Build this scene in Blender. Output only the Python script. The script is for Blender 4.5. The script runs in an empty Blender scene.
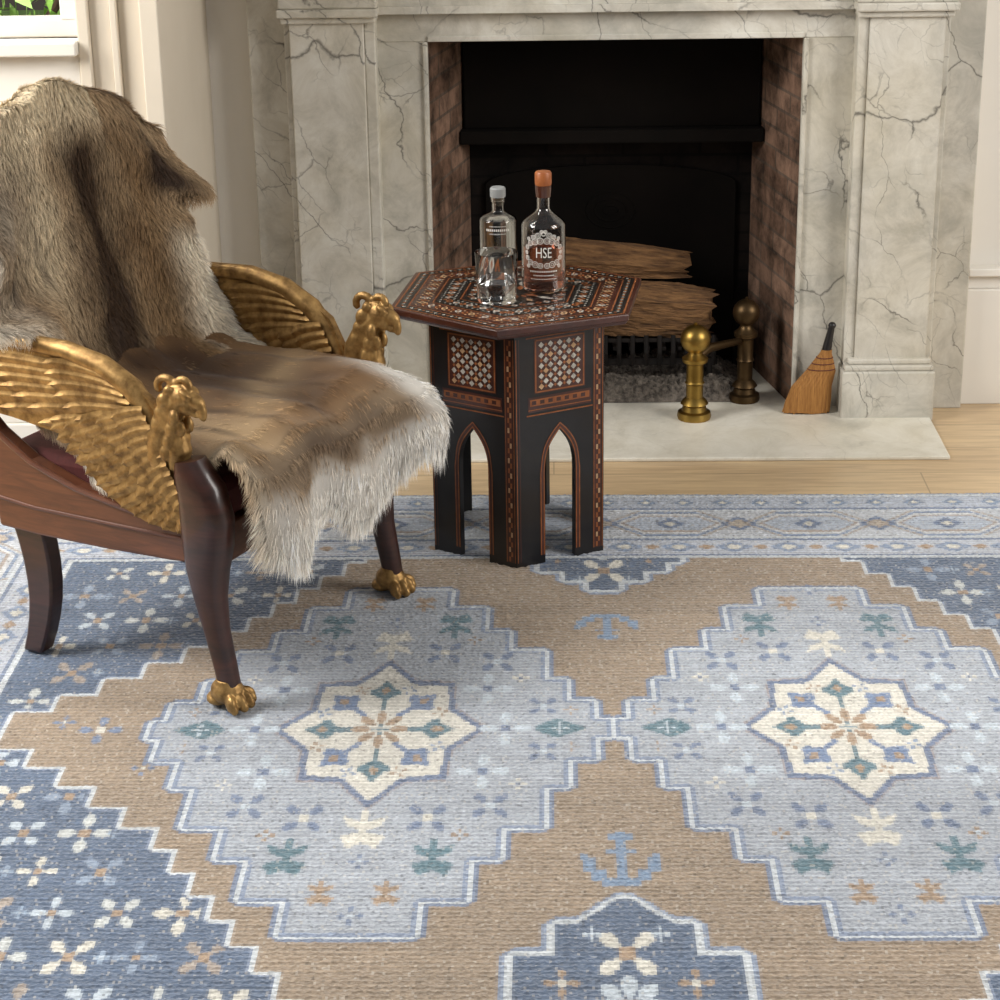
import bpy, bmesh, math, random
import numpy as np
from mathutils import Vector, Matrix, Euler
random.seed(5); rng=np.random.default_rng(7)
scene=bpy.context.scene; col=scene.collection
scene.view_settings.view_transform='Standard'
R=math.radians
# ---------------- camera
H=1.7; TH=R(21); PS=R(1.58); RO=R(.9); F=2100.0
F0=Vector((-math.sin(PS)*math.cos(TH), math.cos(PS)*math.cos(TH), -math.sin(TH)))
R0=Vector((math.cos(PS), math.sin(PS),0)); U0=R0.cross(F0)
RR=R0*math.cos(RO)-U0*math.sin(RO); UU=U0*math.cos(RO)+R0*math.sin(RO)
cam=bpy.data.cameras.new('camera'); co=bpy.data.objects.new('camera',cam); col.objects.link(co)
cam.sensor_width=36; cam.lens=36*F/1000
mm=Matrix((RR,UU,-F0)).transposed().to_4x4(); mm.translation=Vector((0,0,H)); co.matrix_world=mm
scene.camera=co
def ray(px,py): return F0+RR*((px-500)/F)+UU*((500-py)/F)
def atz(px,py,z=0.0):
    d=ray(px,py); t=(z-H)/d.z; return Vector((0,0,H))+d*t
def aty(px,py,Y):
    d=ray(px,py); t=Y/d.y; return Vector((0,0,H))+d*t
# ---------------- colours / materials
def lin(h):
    h=h.lstrip('#'); o=[]
    for i in (0,2,4):
        c=int(h[i:i+2],16)/255; o.append(c/12.92 if c<=.04045 else ((c+.055)/1.055)**2.4)
    return tuple(o)
def L4(h): return lin(h)+(1,)
def newmat(name):
    m=bpy.data.materials.new(name); m.use_nodes=True; nt=m.node_tree
    return m,nt,nt.nodes['Principled BSDF']
def N(nt,t,**k):
    n=nt.nodes.new(t)
    for a,b in k.items(): setattr(n,a,b)
    return n
def coords(nt,sc=(1,1,1),rot=(0,0,0)):
    tc=N(nt,'ShaderNodeTexCoord'); mp=N(nt,'ShaderNodeMapping')
    mp.inputs['Scale'].default_value=sc; mp.inputs['Rotation'].default_value=rot
    nt.links.new(tc.outputs['Object'],mp.inputs[0]); return mp.outputs[0]
def noise(nt,vec,scale,detail=4,rough=.5,dist=0):
    n=N(nt,'ShaderNodeTexNoise'); n.inputs['Scale'].default_value=scale; n.inputs['Detail'].default_value=detail
    n.inputs['Roughness'].default_value=rough; n.inputs['Distortion'].default_value=dist
    nt.links.new(vec,n.inputs['Vector']); return n.outputs[0]
def ramp(nt,fac,stops):
    r=N(nt,'ShaderNodeValToRGB'); e=r.color_ramp.elements
    while len(e)<len(stops): e.new(.5)
    for i,(p,c) in enumerate(stops): e[i].position=p; e[i].color=L4(c) if isinstance(c,str) else (c,c,c,1)
    nt.links.new(fac,r.inputs[0]); return r.outputs[0]
def mix(nt,f,a,b,mode='MIX'):
    m=N(nt,'ShaderNodeMix',data_type='RGBA',blend_type=mode)
    for i,x in ((0,f),(6,a),(7,b)):
        if isinstance(x,(int,float)): m.inputs[i].default_value=x
        elif isinstance(x,tuple): m.inputs[i].default_value=x
        else: nt.links.new(x,m.inputs[i])
    return m.outputs[2]
def bump(nt,b,h,strength=.3,dist=.01):
    n=N(nt,'ShaderNodeBump'); n.inputs['Strength'].default_value=strength; n.inputs['Distance'].default_value=dist
    nt.links.new(h,n.inputs['Height']); nt.links.new(n.outputs[0],b.inputs['Normal'])
def simple(name,c1,c2=None,rough=.5,metal=0,scale=20,sc=(1,1,1),bs=0,bd=.003,coat=0,dist=0,spec=.5):
    m,nt,b=newmat(name); b.inputs['Roughness'].default_value=rough; b.inputs['Metallic'].default_value=metal
    b.inputs['Coat Weight'].default_value=coat; b.inputs['Specular IOR Level'].default_value=spec
    v=coords(nt,sc); f=noise(nt,v,scale,6,.6,dist)
    nt.links.new(ramp(nt,f,[(.3,c1),(.7,c2 or c1)]),b.inputs['Base Color'])
    if bs: bump(nt,b,f,bs,bd)
    return m
def marble(name,base,light,dark,vein,seed,amt=.8,warmth=.22):
    m,nt,b=newmat(name); b.inputs['Roughness'].default_value=.38
    tc=N(nt,'ShaderNodeTexCoord'); mp=N(nt,'ShaderNodeMapping'); mp.inputs['Location'].default_value=(seed,seed*.7,seed*1.3)
    mp.inputs['Rotation'].default_value=(.3,.5,.2)
    nt.links.new(tc.outputs['Object'],mp.inputs[0]); v=mp.outputs[0]
    broad=noise(nt,v,7,9,.72,.6); c=ramp(nt,broad,[(.34,dark),(.5,base),(.64,light)])
    cloud=ramp(nt,noise(nt,v,3.1,6,.65,.4),[(.52,0.0),(.68,.55)]); c=mix(nt,cloud,c,L4('#98978f'))
    warm=ramp(nt,noise(nt,v,2.2,4,.6),[(.48,0.0),(.68,warmth)]); c=mix(nt,warm,c,L4('#c9ba94'))
    nz=N(nt,'ShaderNodeTexNoise'); nz.inputs['Scale'].default_value=4.5; nz.inputs['Detail'].default_value=6; nz.inputs['Roughness'].default_value=.5; nt.links.new(v,nz.inputs['Vector'])
    vm=N(nt,'ShaderNodeVectorMath',operation='SCALE'); vm.inputs['Scale'].default_value=.20; nt.links.new(nz.outputs['Color'],vm.inputs[0])
    va=N(nt,'ShaderNodeVectorMath',operation='ADD'); nt.links.new(v,va.inputs[0]); nt.links.new(vm.outputs[0],va.inputs[1])
    def cracks(sc,w,lo,hi,ms,stretch):
        mp2=N(nt,'ShaderNodeMapping'); mp2.inputs['Scale'].default_value=stretch; mp2.inputs['Rotation'].default_value=(sc*.1,.6,sc*.3); nt.links.new(va.outputs[0],mp2.inputs[0])
        vo=N(nt,'ShaderNodeTexVoronoi',feature='DISTANCE_TO_EDGE'); vo.inputs['Scale'].default_value=sc; nt.links.new(mp2.outputs[0],vo.inputs['Vector'])
        e=ramp(nt,vo.outputs['Distance'],[(0,1.0),(w,.0)])
        k=ramp(nt,noise(nt,v,ms,3),[(lo,0.0),(hi,1.0)]); return mix(nt,1.0,e,k,'MULTIPLY')
    for sc,w,lo,hi,ms,st,am in ((3.9,.0085,.42,.54,5.5,(1,1,.42),1.0),(8.5,.014,.46,.58,6,(1,1,.5),.75),(18,.024,.52,.64,7,(1,1,.7),.45)):
        e=cracks(sc,w,lo,hi,ms,st)
        f1=N(nt,'ShaderNodeMath',operation='MULTIPLY'); f1.inputs[1].default_value=amt*am; nt.links.new(e,f1.inputs[0]); c=mix(nt,f1.outputs[0],c,L4(vein))
    nt.links.new(c,b.inputs['Base Color']); return m
M={}
M['marble']=marble('veined_cream_marble','#cbc6ba','#dad7cd','#b0aca0','#4a4742',3.1)
M['marble2']=marble('veined_grey_marble','#c3beb2','#d2cec3','#a5a196','#45423c',9.4)
M['hearth']=marble('hearth_marble','#d9d4c6','#e3dfd3','#cac4b4','#b0aa9b',5.2,.3,.2)
M['paint']=simple('cream_paint','#cdc2b0','#d4cab9',.6,scale=3)
M['paint_w']=simple('white_paint','#ded9cf','#e3ded5',.45,scale=3)
M['mahog']=simple('mahogany','#24110c','#43221a',.36,scale=9,sc=(1,1,5),coat=.25,dist=1.0)
M['mahog2']=simple('mahogany_light','#4d2b1d','#70432b',.4,scale=7,sc=(1,4,9),coat=.15,dist=1.0)
M['gold']=simple('aged_gilt','#6a4d28','#b7925a',.47,.68,scale=45,bs=.3,bd=.004)
M['brass']=simple('brass','#7c622e','#a78a4a',.38,1,scale=12)
M['brass_d']=simple('dark_brass','#40311f','#5c4930',.42,.9,scale=12)  # darker brass tone for the rear andiron and the cross bar
M['iron']=simple('black_iron','#0c0a09','#191310',.8,.0,scale=25,bs=.3,spec=.25)
M['soot_shade']=simple('sooty_shaded_iron','#0a0806','#140f0c',.9,0,scale=6,bs=.3,spec=.15)  # soot colour, made darker to carry the shade inside the firebox
M['red']=simple('maroon_cloth','#4b1c19','#5c2622',.85,scale=80)
M['ebony']=simple('ebonised_wood','#0d0b0b','#191413',.33,scale=18,sc=(1,1,.2),coat=.2)
M['rose']=simple('rosewood','#321810','#50271a',.3,scale=14,coat=.4)
M['orange']=simple('orange_inlay_wood','#74401f','#96592f',.4,scale=60)
M['pearl']=simple('mother_of_pearl','#8d8880','#d2ccc0',.25,.1,scale=110)
M['bone']=simple('bone_inlay','#a57e58','#c2a07a',.4,scale=90)
M['log']=simple('split_wood','#4c311c','#a3784c',.9,scale=12,sc=(1.2,8,8),bs=1.0,bd=.03)
M['bark']=simple('bark','#2d1d14','#50382a',.9,scale=30,bs=.9,bd=.01)
M['ash']=simple('ash_and_embers','#2b2622','#857b70',.95,scale=60,bs=.9,bd=.02)
M['straw']=simple('broom_straw','#80521f','#b17d3e',.7,scale=12,sc=(25,25,1),bs=.5,bd=.004)
M['leafm']=simple('leaf','#7fae42','#cbe894',.6,scale=2)  # greens lightened so the overexposed daylight sits in the leaf colour
M['grass']=simple('lawn','#5d7a3a','#86a555',.9,scale=6)
M['cork']=simple('copper_stopper','#8a4a24','#ab6534',.45,.1,scale=30)
M['print']=simple('white_print','#e6e2da',None,.5)
M['printg']=simple('grey_print','#8d8f8e',None,.5)
def glass(name,c,ior=1.45,rough=0.0):
    m,nt,b=newmat(name); b.inputs['Base Color'].default_value=L4(c); b.inputs['Transmission Weight'].default_value=1
    b.inputs['Roughness'].default_value=rough; b.inputs['IOR'].default_value=ior; return m
M['glass']=glass('clear_glass','#ffffff'); M['rum']=glass('amber_liquid','#e39c80',1.33,.12); M['water']=glass('clear_liquid','#f4f6f4',1.33)
def brickmat(name,rot,c1,c2,mort,lo=.15):
    m,nt,b=newmat(name); b.inputs['Roughness'].default_value=.9; b.inputs['Specular IOR Level'].default_value=.2
    v=coords(nt,(1,1,1),rot); br=N(nt,'ShaderNodeTexBrick'); nt.links.new(v,br.inputs['Vector'])
    br.inputs['Color1'].default_value=L4(c1); br.inputs['Color2'].default_value=L4(c2); br.inputs['Mortar'].default_value=L4(mort)
    br.inputs['Scale'].default_value=1; br.inputs['Brick Width'].default_value=.2; br.inputs['Row Height'].default_value=.052; br.inputs['Mortar Size'].default_value=.004
    tc=coords(nt); n=noise(nt,tc,9,7,.7,.3); c=mix(nt,.9,br.outputs[0],ramp(nt,n,[(.38,lo),(.62,1.15)]),'MULTIPLY')
    nt.links.new(c,b.inputs['Base Color']); bump(nt,b,br.outputs['Fac'],-.6,.006); return m
# floor planks
m,nt,b=newmat('oak_boards'); v=coords(nt); br=N(nt,'ShaderNodeTexBrick'); nt.links.new(v,br.inputs['Vector'])
br.inputs['Color1'].default_value=L4('#d4bc96'); br.inputs['Color2'].default_value=L4('#c2a67e'); br.inputs['Mortar'].default_value=L4('#83694a')
br.inputs['Scale'].default_value=1; br.inputs['Brick Width'].default_value=1.7; br.inputs['Row Height'].default_value=.17; br.inputs['Mortar Size'].default_value=.0018
g=noise(nt,coords(nt,(1,12,1)),5,6,.6,.6); c=mix(nt,.7,br.outputs[0],ramp(nt,g,[(.35,'#a98b69'),(.6,'#f8eedb')]),'MULTIPLY')
nt.links.new(mix(nt,.35,c,L4('#dcc8a8')),b.inputs['Base Color']); b.inputs['Roughness'].default_value=.35; M['oak']=m
# ---------------- mesh collector
class G:
    def __init__(s): s.v=[]; s.f=[]; s.m=[]
    def add(s,vs,fs,m=0):
        o=len(s.v); s.v+= [tuple(p) for p in vs]; s.f+=[tuple(i+o for i in f) for f in fs]; s.m+=[m]*len(fs)
    def box(s,x0,x1,y0,y1,z0,z1,m=0):
        s.add([(x0,y0,z0),(x1,y0,z0),(x1,y1,z0),(x0,y1,z0),(x0,y0,z1),(x1,y0,z1),(x1,y1,z1),(x0,y1,z1)],
              [(3,2,1,0),(4,5,6,7),(0,1,5,4),(1,2,6,5),(2,3,7,6),(3,0,4,7)],m)
    def lathe(s,pr,c=(0,0,0),n=32,m=0):
        vs=[];fs=[];k=len(pr)
        for (r,z) in pr:
            for i in range(n):
                a=2*math.pi*i/n; vs.append((c[0]+max(r,1e-5)*math.cos(a),c[1]+max(r,1e-5)*math.sin(a),c[2]+z))
        for j in range(k-1):
            for i in range(n):
                i2=(i+1)%n; fs.append((j*n+i,j*n+i2,(j+1)*n+i2,(j+1)*n+i))
        fs.append(tuple(range(n))[::-1]); fs.append(tuple((k-1)*n+i for i in range(n)))
        s.add(vs,fs,m)
    def tube(s,pts,rad,n=12,m=0,sq=1.0):
        pts=[Vector(p) for p in pts]; vs=[];fs=[];k=len(pts); up=None
        for j,p in enumerate(pts):
            t=(pts[min(j+1,k-1)]-pts[max(j-1,0)]).normalized()
            if up is None: up=t.orthogonal().normalized() if abs(t.y)>.9 else Vector((0,1,0))
            a=(up-t*up.dot(t)).normalized(); b=t.cross(a); up=a
            r=rad[j] if isinstance(rad,(list,tuple)) else rad
            ra,rb=(r if isinstance(r,(list,tuple)) else (r,r))
            for i in range(n):
                th=2*math.pi*i/n; ct,st=math.cos(th),math.sin(th)
                ct=math.copysign(abs(ct)**sq,ct); st=math.copysign(abs(st)**sq,st)
                vs.append(p+a*(ra*ct)+b*(rb*st))
        for j in range(k-1):
            for i in range(n):
                i2=(i+1)%n; fs.append((j*n+i,j*n+i2,(j+1)*n+i2,(j+1)*n+i))
        fs.append(tuple(range(n))[::-1]); fs.append(tuple((k-1)*n+i for i in range(n)))
        s.add(vs,fs,m)
    def prism(s,poly,fn,h0,h1,m=0):
        n=len(poly); vs=[fn(p,h0) for p in poly]+[fn(p,h1) for p in poly]
        fs=[tuple(range(n))[::-1],tuple(range(n,2*n))]+[(i,(i+1)%n,n+(i+1)%n,n+i) for i in range(n)]
        s.add(vs,fs,m)
    def ell(s,c,r,rot=(0,0,0),nu=14,nv=9,m=0):
        E=Euler(rot).to_matrix(); vs=[];fs=[]
        for j in range(nv+1):
            ph=math.pi*j/nv
            for i in range(nu):
                th=2*math.pi*i/nu; q=E@Vector((r[0]*math.sin(ph)*math.cos(th),r[1]*math.sin(ph)*math.sin(th),r[2]*math.cos(ph)))
                vs.append(q+Vector(c))
        for j in range(nv):
            for i in range(nu):
                i2=(i+1)%nu; fs.append((j*nu+i,(j+1)*nu+i,(j+1)*nu+i2,j*nu+i2))
        s.add(vs,fs,m)
    def xf(s,fn): s.v=[tuple(fn(p)) for p in s.v]
    def build(s,name,mats,parent=None,smooth=False,bevel=0,recalc=True,remesh=0,subs=0,ang=35):
        me=bpy.data.meshes.new(name); me.from_pydata(s.v,[],s.f)
        if not isinstance(mats,(list,tuple)): mats=[mats]
        for x in mats: me.materials.append(x)
        me.polygons.foreach_set('material_index',s.m)
        bm=bmesh.new(); bm.from_mesh(me); bmesh.ops.remove_doubles(bm,verts=bm.verts,dist=2e-5)
        if recalc: bmesh.ops.recalc_face_normals(bm,faces=bm.faces)
        bm.to_mesh(me); bm.free()
        if smooth:
            me.polygons.foreach_set('use_smooth',[True]*len(me.polygons))
            try: me.set_sharp_from_angle(angle=R(ang))
            except Exception: pass
        o=bpy.data.objects.new(name,me); col.objects.link(o)
        if parent: o.parent=parent
        if remesh:
            q=o.modifiers.new('Remesh','REMESH'); q.mode='VOXEL'; q.voxel_size=remesh; q.use_smooth_shade=True
            q=o.modifiers.new('Smooth','SMOOTH'); q.iterations=2; q.factor=.5
        if bevel:
            q=o.modifiers.new('Bevel','BEVEL'); q.width=bevel; q.segments=2; q.limit_method='ANGLE'
        if subs:
            q=o.modifiers.new('Sub','SUBSURF'); q.levels=subs; q.render_levels=subs
        return o
def thing(name,label,cat,loc=(0,0,0),rz=0,group=None):
    o=bpy.data.objects.new(name,None); col.objects.link(o); o.location=loc; o.rotation_euler=(0,0,rz)
    o['label']=label; o['category']=cat
    if group: o['group']=group
    return o
def tag(o,label,cat,group=None,kind=None):
    o['label']=label; o['category']=cat
    if group:o['group']=group
    if kind:o['kind']=kind
    return o
def struct(o,label=None,cat=None):
    o['kind']='structure'
    if label: o['label']=label
    if cat: o['category']=cat
    return o
# ================= setting
g=G(); g.box(-3.2,3.2,-1,5.12,-.06,0); struct(g.build('floor',M['oak']),'pale oak board floor in front of the hearth','floor')
WL=4.5; FX=-.83
g=G(); g.box(-2.6,FX,WL,WL+.12,0,1.03); g.box(-1.0,FX,WL,WL+.12,1.03,2.6); g.box(-2.6,-2.05,WL,WL+.12,1.03,2.6); g.box(-2.05,-1.0,WL,WL+.12,2.2,2.6)
g.box(FX-.1,FX,WL+.12,5.2,0,2.6)
struct(g.build('wall_left',M['paint']),'cream wall beside the window left of the fireplace','wall')
g=G(); g.box(FX,-.31,5.12,5.2,0,2.6); g.box(.62,3.2,5.12,5.2,0,2.6); g.box(-.31,.62,5.12,5.2,.96,2.6)
struct(g.build('wall_back',M['paint_w']),'cream wall behind the marble fireplace','wall')
g=G(); g.box(-2.6,FX+.02,WL-.02,WL,0,.17); g.box(-2.6,FX+.012,WL-.012,WL,.17,.2)
struct(g.build('baseboard_left',M['paint_w'],bevel=.003),'white baseboard under the window','baseboard')
g=G(); g.box(1.03,3.2,5.085,5.12,0,.30); g.box(1.03,3.2,5.095,5.12,.30,.335); g.box(1.03,3.2,5.075,5.12,.335,.355)
struct(g.build('baseboard_right',M['paint_w'],bevel=.003),'tall white baseboard right of the fireplace','baseboard')
g=G()
for (a,b_,y) in ((-1.0,-.975,.035),(-.975,-.93,.018),(-.93,-.915,.03),(-.915,-.865,.014),(-.865,FX+.005,.04)):
    g.box(a,b_,WL-y,WL,.2,2.5)
struct(g.build('trim_1',M['paint'],bevel=.003),'moulded vertical casing beside the window','trim')
g=G(); g.box(-2.6,-1.0,WL-.06,WL+.02,1.0,1.03); g.box(-2.6,-1.0,WL-.025,WL,.90,1.0); g.box(-2.6,-1.0,WL-.035,WL,.885,.9)
struct(g.build('trim_2',M['paint_w'],bevel=.004),'white window sill with apron','trim')
w=thing('window_1','white framed window with green foliage outside','window'); w['kind']='structure'
g=G(); g.box(-2.05,-1.0,WL+.02,WL+.08,1.03,1.065); g.box(-1.045,-1.0,WL+.02,WL+.08,1.065,2.2); g.box(-2.05,-2.0,WL+.02,WL+.08,1.065,2.2); g.box(-2.05,-1.0,WL+.02,WL+.08,2.15,2.2)
g.box(-1.54,-1.51,WL+.035,WL+.065,1.065,2.15); g.box(-2.0,-1.045,WL+.035,WL+.065,1.5,1.525)
g.build('window_frame',M['paint_w'],w,bevel=.003)
g=G(); g.box(-2.0,-1.045,WL+.047,WL+.051,1.06,2.15); g.build('window_pane',M['glass'],w)
g=G(); g.box(-7,FX-.2,WL+.13,14,-.3,-.2); struct(g.build('ground',M['grass']),'green lawn outside the window','ground')
g=G()
for i in range(5200):
    a=random.uniform(0,6.283); u=random.uniform(-1,1); r=random.uniform(.75,1.02)
    p=Vector((-2.3+1.25*r*math.sqrt(1-u*u)*math.cos(a), 7.0+.7*r*math.sqrt(1-u*u)*math.sin(a), .78+.95*r*u+.12*math.sin(a*5)))
    if p.z<-.2: continue
    e=Euler((random.uniform(0,6),random.uniform(0,6),random.uniform(0,6))).to_matrix(); l=random.uniform(.03,.055); wd=l*.45
    g.add([p+e@Vector(q) for q in ((-l,0,0),(0,wd,0),(l,0,0),(0,-wd,0))],[(0,1,2,3)])
tr=thing('garden_shrub','leafy green shrub in the garden outside the window','shrub',(0,0,0))
g.build('foliage',M['leafm'],tr,recalc=False)
g=G()
for k in range(5): g.tube([(-2.3+.08*k,7,-.2),(-2.4+.25*(k-2),7,.4),(-2.3+.5*(k-2),7,1.2)],[.03,.02,.008],8)
g.build('stem',M['bark'],tr)
# ================= fireplace
fp=thing('fireplace','veined cream marble fireplace with brick-lined firebox','fireplace',(0,0,0))
cx=.1515; OL,OR_=-.295,.598
for s in (-1,1):
    mt=M['marble'] if s<0 else M['marble2']
    def sx(a,b): 
        p,q=cx+s*a,cx+s*b; return (min(p,q),max(p,q))
    g=G(); x=sx(.4465,.572); g.box(*x,5.05,5.14,0,.94); x=sx(.4465,.4585); g.box(*x,5.042,5.05,0,.93)
    g.build('inner_slab',mt,fp,bevel=.003)
    g=G(); x=sx(.566,.592); g.box(*x,4.995,5.14,0,1.0); x=sx(.592,.768); g.box(*x,4.985,5.14,.15,1.0); x=sx(.768,.782); g.box(*x,5.0,5.14,0,1.0)
    pil=g.build('pilaster',mt,fp,bevel=.003)
    g=G(); x=sx(.560,.788); g.box(*x,4.955,5.13,.0,.128); x=sx(.566,.784); g.box(*x,4.962,5.13,.128,.142); x=sx(.574,.779); g.box(*x,4.972,5.13,.142,.156)
    g.build('plinth',mt,pil,bevel=.004)
    g=G(); x=sx(.562,.786); g.box(*x,4.972,5.14,.985,1.0); x=sx(.556,.794); g.box(*x,4.958,5.14,1.0,1.02); x=sx(.558,.79); g.box(*x,4.965,5.14,1.02,1.17)
    g.build('capital',mt,pil,bevel=.004)
    g=G(); x=sx(.78,.875); g.box(*x,5.055,5.14,0,1.17)
    g.build('outer_slab',mt,fp,bevel=.003)
g=G(); g.box(cx-.57,cx+.57,5.047,5.2,.93,1.004); g.box(OL,OR_,5.042,5.047,.93,.944); g.build('lintel',M['marble'],fp,bevel=.003)
g=G(); g.box(cx-.57,cx+.57,5.02,5.2,1.003,1.17); g.box(cx-.57,cx+.57,5.01,5.03,1.0,1.018); g.build('frieze',M['marble'],fp)
g=G(); g.box(cx-.9,cx+.9,4.90,5.15,1.17,1.215); g.build('mantel_shelf',M['marble2'],fp,bevel=.006)
g=G(); g.box(-.63,.933,4.672,5.54,0,.01); g.build('hearth_slab',M['hearth'],fp,bevel=.003)
BL,BR,BY=-.215,.52,5.44
def wallseg(name,x0,y0,x1,y1,z0,z1,mat,th):
    d=Vector((x1-x0,y1-y0,0)); L=d.length; g=G(); g.box(0,L,0,th,z0,z1)
    o=g.build(name,mat,fp); o.location=(x0,y0,0); o.rotation_euler=(0,0,math.atan2(d.y,d.x)); return o
bm_=brickmat('sooty_side_brick',(R(-90),0,0),'#6e5444','#937562','#6a5a4e',.15)
bmd=brickmat('sooty_shaded_brick',(R(-90),0,0),'#16110e','#1f1713','#0e0a08')  # soot black with the deep firebox shade put into the colour
wallseg('side_brickwork',OL-.002,5.06,BL,BY,.01,1.0,bm_,.03)
wallseg('side_brickwork',BR,BY,OR_+.002,5.06,.01,1.0,bm_,.03)
wallseg('back_brickwork',BL,BY,BR,BY,.01,1.0,bmd,.03)
g=G(); g.box(OL,OR_,5.14,5.5,.98,1.0); g.build('throat',M['soot_shade'],fp)  # dark slab closing the box, its colour keeping the top in shade
g=G(); g.box(BL-.02,BR+.02,5.33,BY,.625,.66); g.box(BL-.01,BR+.01,5.36,BY,.66,1.0); g.build('damper_shelf',M['soot_shade'],fp,bevel=.004)  # block above the shelf is coloured dark like the shade there
g=G(); X0,X1=BL+.04,BR-.04; Z0,Z1=.01,.55
poly=[(X0,Z0),(X1,Z0),(X1,Z1-.05)]+[((X0+X1)/2+(X1-X0)/2*math.cos(t),Z1-.05+.05*math.sin(t)) for t in np.linspace(.1,math.pi-.1,14)]+[(X0,Z1-.05)]
g.prism(poly,lambda p,h:(p[0],h,p[1]),BY-.012,BY)
cc=((X0+X1)/2,.42)
for k in range(3):
    g.tube([(cc[0]+(.02+.022*k)*math.cos(t),BY-.0105,cc[1]+.01+(.012+.018*k)*math.sin(t)) for t in np.linspace(0,6.283,24)],.0035,6)
g.build('fireback',M['soot_shade'],fp,bevel=.002)
# ash heap
g=G(); n=70; vs=[];fs=[]
for j in range(n):
    for i in range(n):
        u,v_=i/(n-1),j/(n-1); e=min(1,6*min(u,1-u,v_,1-v_))
        vs.append((.0+.50*u,5.085+.325*v_,.011+e*(.022+.024*random.random()+.022*(.5+.5*math.sin(7*u+4*v_)))))
for j in range(n-1):
    for i in range(n-1): fs.append((j*n+i,j*n+i+1,(j+1)*n+i+1,(j+1)*n+i))
g.add(vs,fs); o=g.build('ash_heap',M['ash'],None,smooth=False,recalc=False); tag(o,'grey ash heap on the firebox floor under the logs','ash',kind='stuff')
# grate
gr=thing('fire_grate','low black iron grate holding logs in the firebox','fire grate',(0,0,0))
g=G()
for y in (5.15,5.36): 
    g.box(.02,.42,y,y+.014,.09,.108); g.box(.02,.42,y,y+.01,.150,.160)
g.build('rail',M['iron'],gr,bevel=.002)
g=G()
for k in range(10): g.box(.03+k*.041,.042+k*.041,5.15,5.374,.128,.138)
g.build('grate_bars',M['iron'],gr,bevel=.002)
g=G()
for k in range(12): x=.03+k*.0345; g.tube([(x,5.154,.09),(x,5.142,.125),(x,5.154,.168)],.006,8)
g.build('spindles',M['iron'],gr)
for x in (.04,.40):
    for y in (5.157,5.367):
        g=G(); g.tube([(x,y,.01),(x,y,.098)],[.009,.007],8); g.build('leg',M['iron'],gr)
def log(name,c,L,r,rz,tilt,label,seed,cross,taper=0.0):
    rd=random.Random(seed); g=G(); k=23; vs=[];fs=[]
    cr=[]
    for i in range(len(cross)):
        a,b_=cross[i],cross[(i+1)%len(cross)]
        for q in range(5): cr.append((a[0]+(b_[0]-a[0])*q/5,a[1]+(b_[1]-a[1])*q/5))
    n=len(cr); groove=[rd.uniform(-.09,.09) for _ in range(n)]; endj=[rd.uniform(-.02,.02) for _ in range(n)]
    for j in range(k):
        t=j/(k-1); x=-L/2+L*t; f=(1-.08*abs(2*t-1)**4)*(1-taper*t)
        for i,(a,b_) in enumerate(cr):
            e=1+groove[i]*(.6+.4*math.sin(t*5+i))+rd.uniform(-.02,.02)+.05*math.sin(t*7+i*.5+seed); xe=endj[i]*(1 if j<2 else (-1 if j>k-3 else 0))
            vs.append((x+xe,r*f*a*e,r*f*b_*e))
    for j in range(k-1):
        for i in range(n):
            i2=(i+1)%n; fs.append((j*n+i,j*n+i2,(j+1)*n+i2,(j+1)*n+i))
    g.add(vs,fs,0)
    for i in range(len(fs)):
        if (i%n)<10: g.m[i]=1
    g.add(vs[:n],[tuple(range(n))[::-1]],0); g.add(vs[-n:],[tuple(range(n))],0)
    o=g.build(name,[M['log'],M['bark']],None); o.location=c; o.rotation_euler=(0,tilt,rz)
    tag(o,label,'log',group='split logs on the grate'); return o
block=[(-.5,-1.0),(.6,-.95),(1.0,-.1),(.8,.8),(-.1,1.05),(-1.05,.62),(-.8,-.35)]
flat=[(-.7,-.85),(.8,-.85),(1.0,0),(.4,.95),(-.25,1.05),(-1,.0)]
p=aty(656,301,5.22); log('log',(p.x,5.228,.214),.285,.070,R(-5),R(3),'thick split log lying lowest on the grate beside the brass andiron',1,block,.08)
p=aty(625,258,5.27); log('log',(p.x-.005,5.285,.330),.34,.052,R(6),R(6),'long split log lying on top of the pile behind the bottles',2,flat,.35)
log('log',(.050,5.26,.198),.15,.056,R(12),R(-3),'split log on the left end of the grate behind the hexagonal table',3,block)
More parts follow.
